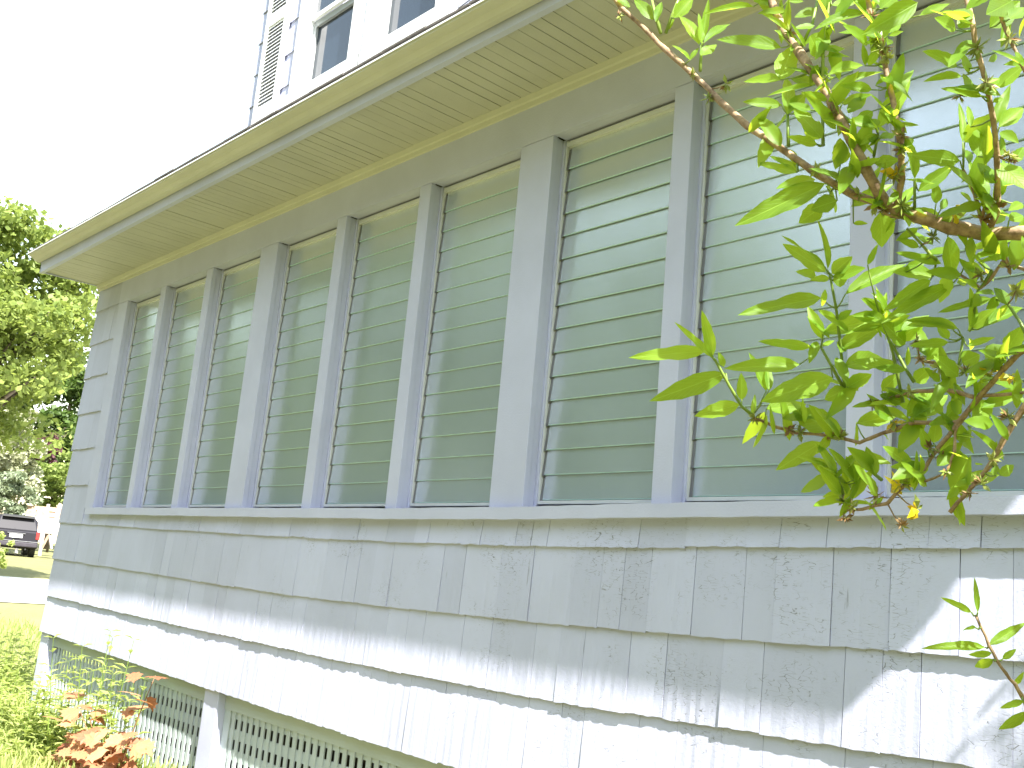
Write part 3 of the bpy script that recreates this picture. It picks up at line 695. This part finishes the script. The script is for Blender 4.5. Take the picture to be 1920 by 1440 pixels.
for (u, v, kk, s) in fl:
    o = bpy.data.objects.new('flower_cluster', random.choice(CM[{'c': 'calyx', 'p': 'petal', 'h': 'husk'}[kk]])); COL.objects.link(o)
    mw = Matrix.LocRotScale(P3(u, v, -.008), (random.uniform(0, 6), random.uniform(0, 6), random.uniform(0, 6)), None) if False else Matrix.Translation(P3(u, v, -.008)) @ Matrix.Rotation(random.uniform(0, 6), 4, 'Z') @ Matrix.Rotation(random.uniform(0, 6), 4, 'X') @ Matrix.Scale(s*.85, 4)
    o.parent = bush; o.matrix_parent_inverse = BINV; o.matrix_basis = mw
    near = min(SAMP, key=lambda q: (q[0]-u)**2+(q[1]-v)**2); c0 = P3(u, v, -.008)
    if (near[2]-c0).length > .006: FST.tube([near[2], (near[2]+c0)/2+Vector((0, 0, -.002)), c0], [.0011, .0009, .0008], 5)
bp(FST.build('flower_stalks', M['twig'], None, True))['kind'] = 'stuff'
# taller canes of the same bush lean over the wall beyond the frame; their shadow falls on the lower shingles
for i in range(5):
    a = Vector((8.28+.05*i, -.47+.015*i, 1.30+.09*i)); P = [roots, Vector((8.6, -1.2, -.4)), Vector((8.55, -.8, .6)), a, a+Vector((-.12, .02, .0)), a+Vector((-.26, .04, -.14))]
    bp(MB().tube(P, [.012, .01, .008, .006, .005, .003], 6).build('branch', M['twig'], None, True))
    for j in range(5):
        f = j/4; p = P[3].lerp(P[5], f)+Vector((0, 0, .05*math.sin(f*3.1)))
        place_leaf(p, p+Vector((random.uniform(-.09, .02), random.uniform(-.03, .03), random.uniform(-.09, -.03))), .03, Vector((random.uniform(-1, 1), -.6, .5)).normalized())

# ------------------------------------------------------------------ plants at the foot of the porch
def card_crown(n, center, rad, size, seed, clumps=60, flat=1.0, bias=.75, hollow=.55):
    r = np.random.RandomState(seed); V = np.zeros((n*4, 3)); c = np.array(center); rad = np.array(rad)
    cc = r.normal(size=(clumps, 3)); cc /= np.linalg.norm(cc, axis=1)[:, None]; cc *= (hollow+(1-hollow)*r.rand(clumps)**.6)[:, None]
    cs = r.uniform(.16, .34, clumps)
    k = r.randint(0, clumps, n); off = r.normal(size=(n, 3)); off /= np.linalg.norm(off, axis=1)[:, None]; off *= (r.rand(n)**.45)[:, None]*cs[k][:, None]
    off[:, 2] *= .62
    p = c+(cc[k]+off)*rad
    nz = r.normal(size=(n, 3))+np.array([0, 0, bias]); nz /= np.linalg.norm(nz, axis=1)[:, None]
    t = np.cross(nz, r.normal(size=(n, 3))); t /= np.linalg.norm(t, axis=1)[:, None]; b = np.cross(nz, t)
    s = size*r.uniform(.6, 1.3, n)[:, None]
    V[0::4] = p-t*s*.5; V[1::4] = p+b*s*.34-nz*s*.06; V[2::4] = p+t*s*.55-nz*s*.14; V[3::4] = p-b*s*.34-nz*s*.06
    F = [(4*i, 4*i+1, 4*i+2, 4*i+3) for i in range(n)]
    return V, F, cc*rad+c
def np_ob(name, V, F, mat, parent=None):
    me = bpy.data.meshes.new(name); n = len(V); m = len(F)
    me.vertices.add(n); me.vertices.foreach_set('co', np.asarray(V, dtype=np.float32).ravel())
    me.loops.add(m*4); me.loops.foreach_set('vertex_index', np.asarray(F, dtype=np.int32).ravel())
    me.polygons.add(m); me.polygons.foreach_set('loop_start', np.arange(0, m*4, 4, dtype=np.int32))
    me.update(calc_edges=True); me.materials.append(mat)
    o = bpy.data.objects.new(name, me); COL.objects.link(o)
    if parent: o.parent = parent; o.matrix_parent_inverse = Matrix.Translation(parent.location).inverted()
    return o
M['trunk'] = bark('trunk_bark', (.05, .04, .03), (.16, .13, .10), 12)
def tree(name, label, cat, loc, rad, zc_, n, size, mat, seed, clumps=70, group=None, limbs=9, trunk_r=.22, hollow=.55):
    root = tag(empty(name, loc), label, cat, group); c = (loc[0], loc[1], zc_)
    V, F, cc = card_crown(n, c, rad, size, seed, clumps, hollow=hollow); np_ob('crown', V, F, mat, root)
    m = MB(); m.tube([Vector(loc), Vector(loc).lerp(Vector(c), .5)+Vector((.1, 0, 0)), Vector(c), Vector(c)+Vector((0, 0, rad[2]*.6))], [trunk_r, trunk_r*.8, trunk_r*.55, trunk_r*.15], 8)
    rr = random.Random(seed)
    for i in range(limbs):
        q = Vector(cc[rr.randrange(len(cc))]); s = Vector(loc).lerp(Vector(c), rr.uniform(.5, 1.0)); m.tube([s, s.lerp(q, .5)+Vector((0, 0, -.1*rad[2])), q], [trunk_r*.4, trunk_r*.25, trunk_r*.06], 6)
    o = m.build('trunk', M['trunk'], root, True); o.matrix_parent_inverse = Matrix.Translation(root.location).inverted()
    return root
M['maple'] = foliage('maple_foliage', (.09, .14, .03), (.25, .30, .08), (.34, .42, .08), .38)
M['wood'] = foliage('wood_foliage', (.055, .10, .02), (.15, .20, .045), (.22, .32, .05), .35)
M['shrubf'] = foliage('shrub_foliage', (.10, .15, .03), (.22, .27, .07), (.25, .34, .07), .35)
M['palef'] = foliage('pale_blossom_foliage', (.24, .26, .14), (.50, .50, .36), (.35, .38, .2), .3)
M['purple'] = foliage('purple_foliage', (.05, .02, .03), (.12, .05, .06), (.2, .06, .08), .3)
M['weed'] = foliage('weed_foliage', (.20, .27, .07), (.42, .46, .17), (.46, .54, .13), .42)
def gp(u, v, d): p = at(u, v, d); return p
# big maple behind the corner, shrubs under it
c = at(-35, 610, 27.0); tree('maple_tree', 'large sunlit maple tree rising behind the corner of the house', 'tree', (c.x, c.y, ground(c.x, c.y)), (3.1, 3.1, 3.3), c.z, 30000, .19, M['maple'], 3, 150, None, 16, .28, .25)
c = at(125, 790, 64.0); tree('shade_tree', 'darker leafy tree beyond the maple, close to the house corner', 'tree', (c.x, c.y, ground(c.x, c.y)), (4.0, 4.0, 4.3), c.z, 14000, .36, foliage('dark_foliage', (.035, .07, .014), (.085, .13, .025), (.12, .2, .03), .3), 5, 80, None, 8, .2, .3)
c = at(5, 855, 50.0); tree('blossom_shrub', 'pale cream blossoming shrub above the parked car', 'shrub', (c.x, c.y, ground(c.x, c.y)), (1.9, 1.9, 2.5), c.z, 9000, .24, M['palef'], 8, 70, None, 6, .06, .3)
c = at(112, 900, 56.0); tree('green_shrub', 'yellow green shrub behind the wooden fence', 'shrub', (c.x, c.y, ground(c.x, c.y)), (2.4, 2.4, 1.5), c.z, 7000, .24, M['shrubf'], 9, 50, None, 5, .07, .3)
c = at(88, 845, 58.0); tree('purple_shrub', 'small dark purple leaved tree between the shrubs', 'shrub', (c.x, c.y, ground(c.x, c.y)), (1.0, 1.0, .95), c.z, 1800, .22, M['purple'], 10, 24, None, 4, .05, .3)
c = at(8, 935, 47.5); tree('grey_green_shrub', 'low grey green shrub left of the car roof', 'shrub', (c.x, c.y, ground(c.x, c.y)), (1.3, 1.3, 1.35), c.z, 5000, .2, foliage('grey_green', (.12, .16, .09), (.32, .36, .24), (.25, .3, .15), .3), 11, 40, None, 4, .04, .3)
c = at(-3, 1040, 17.0); tree('yellow_shrub', 'yellow green bush at the left edge in front of the car', 'shrub', (c.x, c.y, ground(c.x, c.y)), (.22, .22, .35), c.z, 900, .06, M['weed'], 12, 16, None, 3, .02, .2)
# the wood on the far side of the garden, behind the photographer, mirrored in the glass
Vs = []; Fs = []; rr = random.Random(4)
for i in range(14):
    x = -46+i*3.0+rr.uniform(-1, 1); y = -12.5-rr.uniform(0, 3); h = rr.uniform(13, 16)
    V, F, _ = card_crown(2600, (x, y, GZ+h*.5), (3.3, 2.8, h*.55), .9, 100+i, 36, hollow=.3); n = sum(len(q) for q in Vs); Vs.append(V); Fs += [(a+n, b+n, c_+n, d_+n) for a, b, c_, d_ in F]
for i in range(8):  # unseen trees added to block sky light from wall and right-hand panes
    x = -3+i*3.0+rr.uniform(-1, 1); y = -17-rr.uniform(0, 4); h = rr.uniform(12, 14) if i > 2 else 13
    V, F, _ = card_crown(1800, (x, y, GZ+h*.5), (3.0, 2.6, h*.55), .75, 120+i, 30, hollow=.3); n = sum(len(q) for q in Vs); Vs.append(V); Fs += [(a+n, b+n, c_+n, d_+n) for a, b, c_, d_ in F]
for i in range(8):  # unseen row on the right, added to darken the window jambs
    V, F, _ = card_crown(1500, (19+rr.uniform(-2, 2), -13+i*4.0, GZ+4.0), (2.8, 2.6, 4.4), .8, 140+i, 26, hollow=.3); n = sum(len(q) for q in Vs); Vs.append(V); Fs += [(a+n, b+n, c_+n, d_+n) for a, b, c_, d_ in F]
o = np_ob('tree_belt', np.concatenate(Vs), Fs, M['wood']); tag(o, 'wood beyond the garden, seen only as green reflections in the glass, plus unseen trees added to block sky light', 'trees', None, 'stuff')

# weeds at the porch foot
def weed(label, base, h, nst, spread, size, mat, seed, group='weeds at the foot of the porch', lean=.15, pairs=7, lw=.3, name='weed_plant'):
    r = random.Random(seed); root = tag(empty(name, base), label, 'plant', group); inv = Matrix.Translation(Vector(base)).inverted()
    st = MB(); lf = MB()
    for s in range(nst):
        a = r.uniform(0, 6.28); b = Vector(base)+Vector((math.cos(a), math.sin(a), 0))*spread*r.random()
        hh = h*r.uniform(.6, 1.0); tip = b+Vector((math.cos(a)*lean*hh*r.random(), math.sin(a)*lean*hh*r.random(), hh))
        st.tube([b, b.lerp(tip, .5)+Vector((0, 0, .01)), tip], [.004, .003, .0015], 5)
        for k in range(pairs):
            f = .18+.82*k/(pairs-1); p = b.lerp(tip, f); aa = k*1.9+r.uniform(-.4, .4)
            for side in (0, math.pi):
                L = size*r.uniform(.7, 1.15)*(1.15-.6*f); d = Vector((math.cos(aa+side), math.sin(aa+side), r.uniform(.0, .7))).normalized(); y = d.cross(Vector((0, 0, 1))).normalized(); up = y.cross(d)
                w = L*lw*.5
                lf.add([p, p+d*L*.45+y*w+up*.1*L, p+d*L*.45-up*.0, p+d*L*.45-y*w+up*.1*L, p+d*L-up*.12*L], [(0, 2, 1), (0, 3, 2), (1, 2, 4), (2, 3, 4)])
    for m, nm, mt in ((st, 'stem', M['shoot']), (lf, 'foliage', mat)):
        o = m.build(nm, mt, root); o.matrix_parent_inverse = inv
    return root
wd = [((1.50, -.36), .98, 6, 'tallest yellow green weed standing against the porch boards'), ((1.28, -.40), .80, 6, 'leafy weed just left of the tallest one'), ((1.74, -.33), .74, 5, 'slim weed between the tallest one and the red sapling'),
      ((1.02, -.45), .66, 7, 'bushy weed in front of the lattice end'), ((.70, -.42), .62, 8, 'broad weed right of the corner post'), ((-1.5, .12), .66, 10, 'dark leafy clump outside the house corner'), ((-2.1, .30), .62, 10, 'leafy clump farthest left behind the corner post'),
      ((-1.1, -.12), .60, 9, 'bright leafy weed touching the corner post'), ((-.05, -.42), .52, 9, 'bright weed at the left picture edge'), ((.30, -.48), .46, 9, 'low weed below the corner post'), ((.95, -.66), .40, 9, 'low weed left of the red sapling'), ((1.35, -.72), .32, 9, 'low pale weed at the foot of the red sapling'),
      ((.55, -.70), .36, 9, 'low spreading weed near the bottom left'), ((-.6, -.30), .46, 9, 'weed leaning out past the corner post'), ((1.2, -.95), .22, 9, 'small weed at the bottom edge of the picture')]
for i, ((x, y), h, n, lab) in enumerate(wd):
    weed(lab, (x, y, ground(x, y)), h, n+3, .20, .135, M['weed'], 60+i, pairs=10, lw=.38)
# daylily blades
def blades(label, base, n, h, seed):
    r = random.Random(seed); m = MB()
    for i in range(n):
        a = r.uniform(0, 6.28); d = Vector((math.cos(a), math.sin(a), 0)); y = Vector((-d.y, d.x, 0)); b = Vector(base)+d*r.uniform(0, .12); L = h*r.uniform(.6, 1.1); w = .007
        V = []; 
        for k in range(6):
            f = k/5; p = b+d*L*.55*f*f+Vector((0, 0, L*(f-.42*f*f*f))); ww = w*(1-f*.9); V += [p-y*ww, p+y*ww]
        m.add(V, [(2*k, 2*k+1, 2*k+3, 2*k+2) for k in range(5)])
    o = m.build('daylily_clump', M['weed']); tag(o, label, 'plant', 'weeds at the foot of the porch')
blades('clump of arching grassy blades beside the corner post', (.35, -.32, ground(-.1, -.4)), 90, .78, 3)
blades('smaller clump of arching blades among the weeds', (.95, -.36, ground(.3, -.5)), 60, .62, 4)
# red maple sapling
M['redleaf'] = leaf_mat('red_maple_leaf', (.30, .10, .055), (.52, .31, .15), (.55, .24, .08), .35, .5, .3)
sap = tag(empty('maple_sapling', (2.02, -.38, ground(1.9, -.4))), 'young maple with red and copper leaves in front of the lattice', 'sapling')
SINV = Matrix.Translation(sap.location).inverted()
def maple_leaf():
    pts = [(0, 0), (.10, -.30), (.05, -.42), (.30, -.36), (.42, -.50), (.50, -.30), (.72, -.30), (.68, -.14), (1.0, 0)]
    pts = pts+[(x, -y) for x, y in pts[-2:0:-1]]
    V = [(.30, 0, 0)]+[(x, y, -.22*(x-.3)**2-.35*y*y+.05*abs(y)) for x, y in pts]; n = len(pts)
    F = [(0, 1+i, 1+(i+1) % n) for i in range(n)]
    me = bpy.data.meshes.new('leaf'); me.from_pydata(V, [], F); me.update(); me.materials.append(M['redleaf']); return me
ML = maple_leaf(); stm = MB(); r = random.Random(21)
B0 = Vector(sap.location)
for s in range(17):
    a = r.uniform(0, 6.28); q = B0+Vector((math.cos(a)*.50*r.random()+.04, math.sin(a)*.24*r.random()-.06, r.uniform(.12, .60) if s else .78))
    stm.tube([B0, B0.lerp(q, .6)+Vector((0, 0, .06)), q], [.006, .004, .002], 5)
    for k in range(17):
        p = B0.lerp(q, .2+.8*(k/16)); d = Vector((r.uniform(-1, 1), r.uniform(-1, .35), r.uniform(-.55, .25))).normalized(); p = p+d*r.uniform(.02, .09)
        n = (Vector((.35, -.35, .9))+Vector((r.uniform(-.5, .5), r.uniform(-.5, .5), 0))).normalized(); L = r.uniform(.08, .155)
        x = d; n = (n-x*n.dot(x)).normalized(); y = n.cross(x)
        o = bpy.data.objects.new('leaf', ML); COL.objects.link(o); o.parent = sap; o.matrix_parent_inverse = SINV
        o.matrix_basis = Matrix(((x.x*L, y.x*L, n.x*L, p.x), (x.y*L, y.y*L, n.y*L, p.y), (x.z*L, y.z*L, n.z*L, p.z), (0, 0, 0, 1)))
o = stm.build('stem', M['husk'], sap, True); o.matrix_parent_inverse = SINV

# grass and leafy ground cover
def scatter_grass():
    r = np.random.RandomState(5); n = 26000
    x = np.concatenate([r.uniform(-9, 2.4, n//2), r.uniform(-2.0, 2.6, n//2)]); y = np.concatenate([r.uniform(-2.2, 3.8, n//2), r.uniform(-1.3, -.05, n//2)])
    keep = ~((x > XL-.05) & (y > -.02)); x, y = x[keep], y[keep]; n = len(x)
    z = np.array([ground(a, b) for a, b in zip(x, y)]); a = r.uniform(0, 6.28, n); h = r.uniform(.06, .17, n)*(1+.8*(y > -1.0)*(x > -2)); w = r.uniform(.006, .016, n)
    V = np.zeros((n*4, 3)); ca, sa = np.cos(a), np.sin(a); lx, ly = r.normal(0, .35, n)*h, r.normal(0, .35, n)*h
    V[0::4] = np.stack([x-ca*w, y-sa*w, z-.01], 1); V[1::4] = np.stack([x+ca*w, y+sa*w, z-.01], 1)
    V[2::4] = np.stack([x+ca*w*.3+lx, y+sa*w*.3+ly, z+h], 1); V[3::4] = np.stack([x-ca*w*.3+lx, y-sa*w*.3+ly, z+h], 1)
    o = np_ob('grass', V, np.arange(n*4).reshape(-1, 4), M['weed']); tag(o, 'overexposed grass and low weeds left of the porch', 'grass', None, 'stuff')
scatter_grass()

# ------------------------------------------------------------------ parked car
def make_car():
    t = 44.0; p = at(22, 1050, t); g = ground(p.x, p.y)
    fwd = Vector((-.956, .292, 0)); ang = math.atan2(fwd.y, fwd.x)+.10
    root = tag(empty('parked_car', (p.x, p.y, g), None, ang), 'dark grey sport utility car parked on the lawn, seen from behind', 'car')
    pk = NT('car_paint'); pk.base((.022, .021, .026), .45, .12); gl = NT('car_glass'); gl.base((.045, .045, .05), .4, .12)
    bl = plain('car_rubber', (.02, .02, .02), .7); bm = plain('car_bumper', (.05, .045, .055), .6, .15); rd = NT('tail_light_red'); rd.base((.30, .03, .03), .3, .3)
    ch = plain('car_trim', (.16, .16, .17), .5, .2, 0); wh = plain('plate_white', (.75, .75, .78), .5)
    # local x = forward, rear bumper at x = 0
    W = .93
    def loft(secs):
        V = []; F = []; n = len(secs[0])
        for s in secs: V += s
        for i in range(len(secs)-1):
            for j in range(n): F.append((i*n+j, i*n+(j+1) % n, (i+1)*n+(j+1) % n, (i+1)*n+j))
        F.append(tuple(range(n))[::-1]); F.append(tuple((len(secs)-1)*n+j for j in range(n))); return V, F
    def sec(x, w, z0, z1, tw): return [(x, -w, z0), (x, w, z0), (x, w, z0+.35*(z1-z0)), (x, w*.99, z0+.7*(z1-z0)), (x, tw, z1), (x, -tw, z1), (x, -w*.99, z0+.7*(z1-z0)), (x, -w, z0+.35*(z1-z0))]
    V, F = loft([sec(.10, W*.93, .45, 1.08, W*.88), sec(.22, W, .38, 1.12, W*.95), sec(1.5, W, .35, 1.12, W*.95), sec(3.4, W, .35, 1.06, W*.93), sec(4.4, W*.96, .38, .98, W*.86), sec(4.7, W*.85, .42, .85, W*.75)])
    o = ob('body', V, F, pk.m, root); o.modifiers.new('b', 'BEVEL').width = .03
    V, F = loft([sec(.18, W*.90, 1.1, 1.16, W*.87), sec(.45, W*.89, 1.1, 1.74, W*.70), sec(2.4, W*.89, 1.1, 1.78, W*.70), sec(3.25, W*.88, 1.06, 1.10, W*.84)])
    o = ob('cabin', V, F, pk.m, root); o.modifiers.new('b', 'BEVEL').width = .03
    MB().hexa([(.205, -W*.80, 1.17), (.205, W*.80, 1.17), (.235, W*.80, 1.17), (.235, -W*.80, 1.17), (.405, -W*.66, 1.64), (.405, W*.66, 1.64), (.435, W*.66, 1.64), (.435, -W*.66, 1.64)]).build('rear_window', gl.m, root)
    MB().hexa([(.22, -W*.70, 1.68), (.22, W*.70, 1.68), (.6, W*.68, 1.74), (.6, -W*.68, 1.74), (.24, -W*.70, 1.735), (.24, W*.70, 1.735), (.6, W*.68, 1.79), (.6, -W*.68, 1.79)]).build('spoiler', bl, root)
    o = box('bumper', -.02, .3, -W*.98, W*.98, .42, .64, bm, root, .05)
    box('bumper_top', -.03, .2, -W*.97, W*.97, .645, .675, ch, root, .01)
    for s in (-1, 1): box('tail_light', .075, .25, s*W*.93-.09, s*W*.93+.07, .78, 1.12, rd.m, root, .02)
    box('number_plate', .055, .075, -.26, .26, .80, .95, wh, root); box('plate_trim', .05, .09, -.36, .36, .975, 1.005, ch, root, .005)
    MB().bar((.20, .05, 1.19), (.255, .42, 1.23), .02, .02).build('wiper', bl, root)
    for s in (-1, 1):
        MB().hexa([(.7, s*W*.885-.012, 1.2), (2.6, s*W*.885-.012, 1.2), (2.6, s*W*.885+.012, 1.2), (.7, s*W*.885+.012, 1.2), (.75, s*W*.755-.012, 1.66), (2.3, s*W*.755-.012, 1.66), (2.3, s*W*.755+.012, 1.66), (.75, s*W*.755+.012, 1.66)]).build('side_window', gl.m, root)
        for x in (.95, 3.7):
            a = root; w = MB().tube([(x, s*(W-.24), .36), (x, s*(W-.01), .36)], .36, 20).build('wheel', bl, root)
            MB().tube([(x, s*(W-.008), .36), (x, s*(W+.004), .36)], .22, 14).build('rim', ch, w)
    MB().tube([(-.0, -.45, .33), (.5, -.45, .33)], .035, 8).build('exhaust', bl, root)
make_car()

# ------------------------------------------------------------------ wooden fence and trestle bench behind the drive
def fence_bench():
    wood = plain('weathered_wood', (.42, .30, .22), .85, .1, 0, .25, 8); pale = plain('bleached_wood', (.62, .56, .52), .8, .15, 0, .1, 8)
    a = at(40, 962, 50); b = at(150, 962, 50); d = Vector((b.x-a.x, b.y-a.y, 0)).normalized(); g = ground(a.x, a.y)
    top = at(80, 949, 50).z
    root = tag(empty('wooden_fence', (a.x, a.y, g)), 'brown board fence with pale posts behind the parked car', 'fence'); inv = Matrix.Translation(root.location).inverted()
    for i in range(5):
        z = top-.12-i*.26
        o = MB().bar(Vector((a.x, a.y, z)), Vector((a.x, a.y, z))+d*3.6, .03, .22).build('board', wood if i < 2 else pale, root); o.matrix_parent_inverse = inv
    for k in range(4):
        p = Vector((a.x, a.y, 0))+d*(.1+k*1.15)-Vector((d.y, -d.x, 0))*0
        o = MB().box(p.x-.06, p.x+.06, p.y-.06, p.y+.06, g-.2, top+.12).build('post', pale, root); o.matrix_parent_inverse = inv
    c = at(78, 1000, 46); g2 = at(80, 1001, 46).z-.62
    r2 = tag(empty('trestle_table', (c.x, c.y, g2)), 'low pale wooden trestle table in front of the fence', 'table'); inv2 = Matrix.Translation(r2.location).inverted()
    for k in range(3):
        o = MB().bar(Vector((c.x, c.y, c.z+.05))-d*1.1+Vector((-d.y, d.x, 0))*k*.2, Vector((c.x, c.y, c.z+.05))+d*1.1+Vector((-d.y, d.x, 0))*k*.2, .18, .05).build('plank', pale, r2); o.matrix_parent_inverse = inv2
    for s in (-.8, .35):
        for q in (-.22, .22):
            o = MB().bar(Vector((c.x, c.y, c.z))+d*s, Vector((c.x, c.y, g2))+d*(s+q), .08, .08, (1, .2, 0)).build('leg', wood if q < 0 else pale, r2); o.matrix_parent_inverse = inv2
fence_bench()
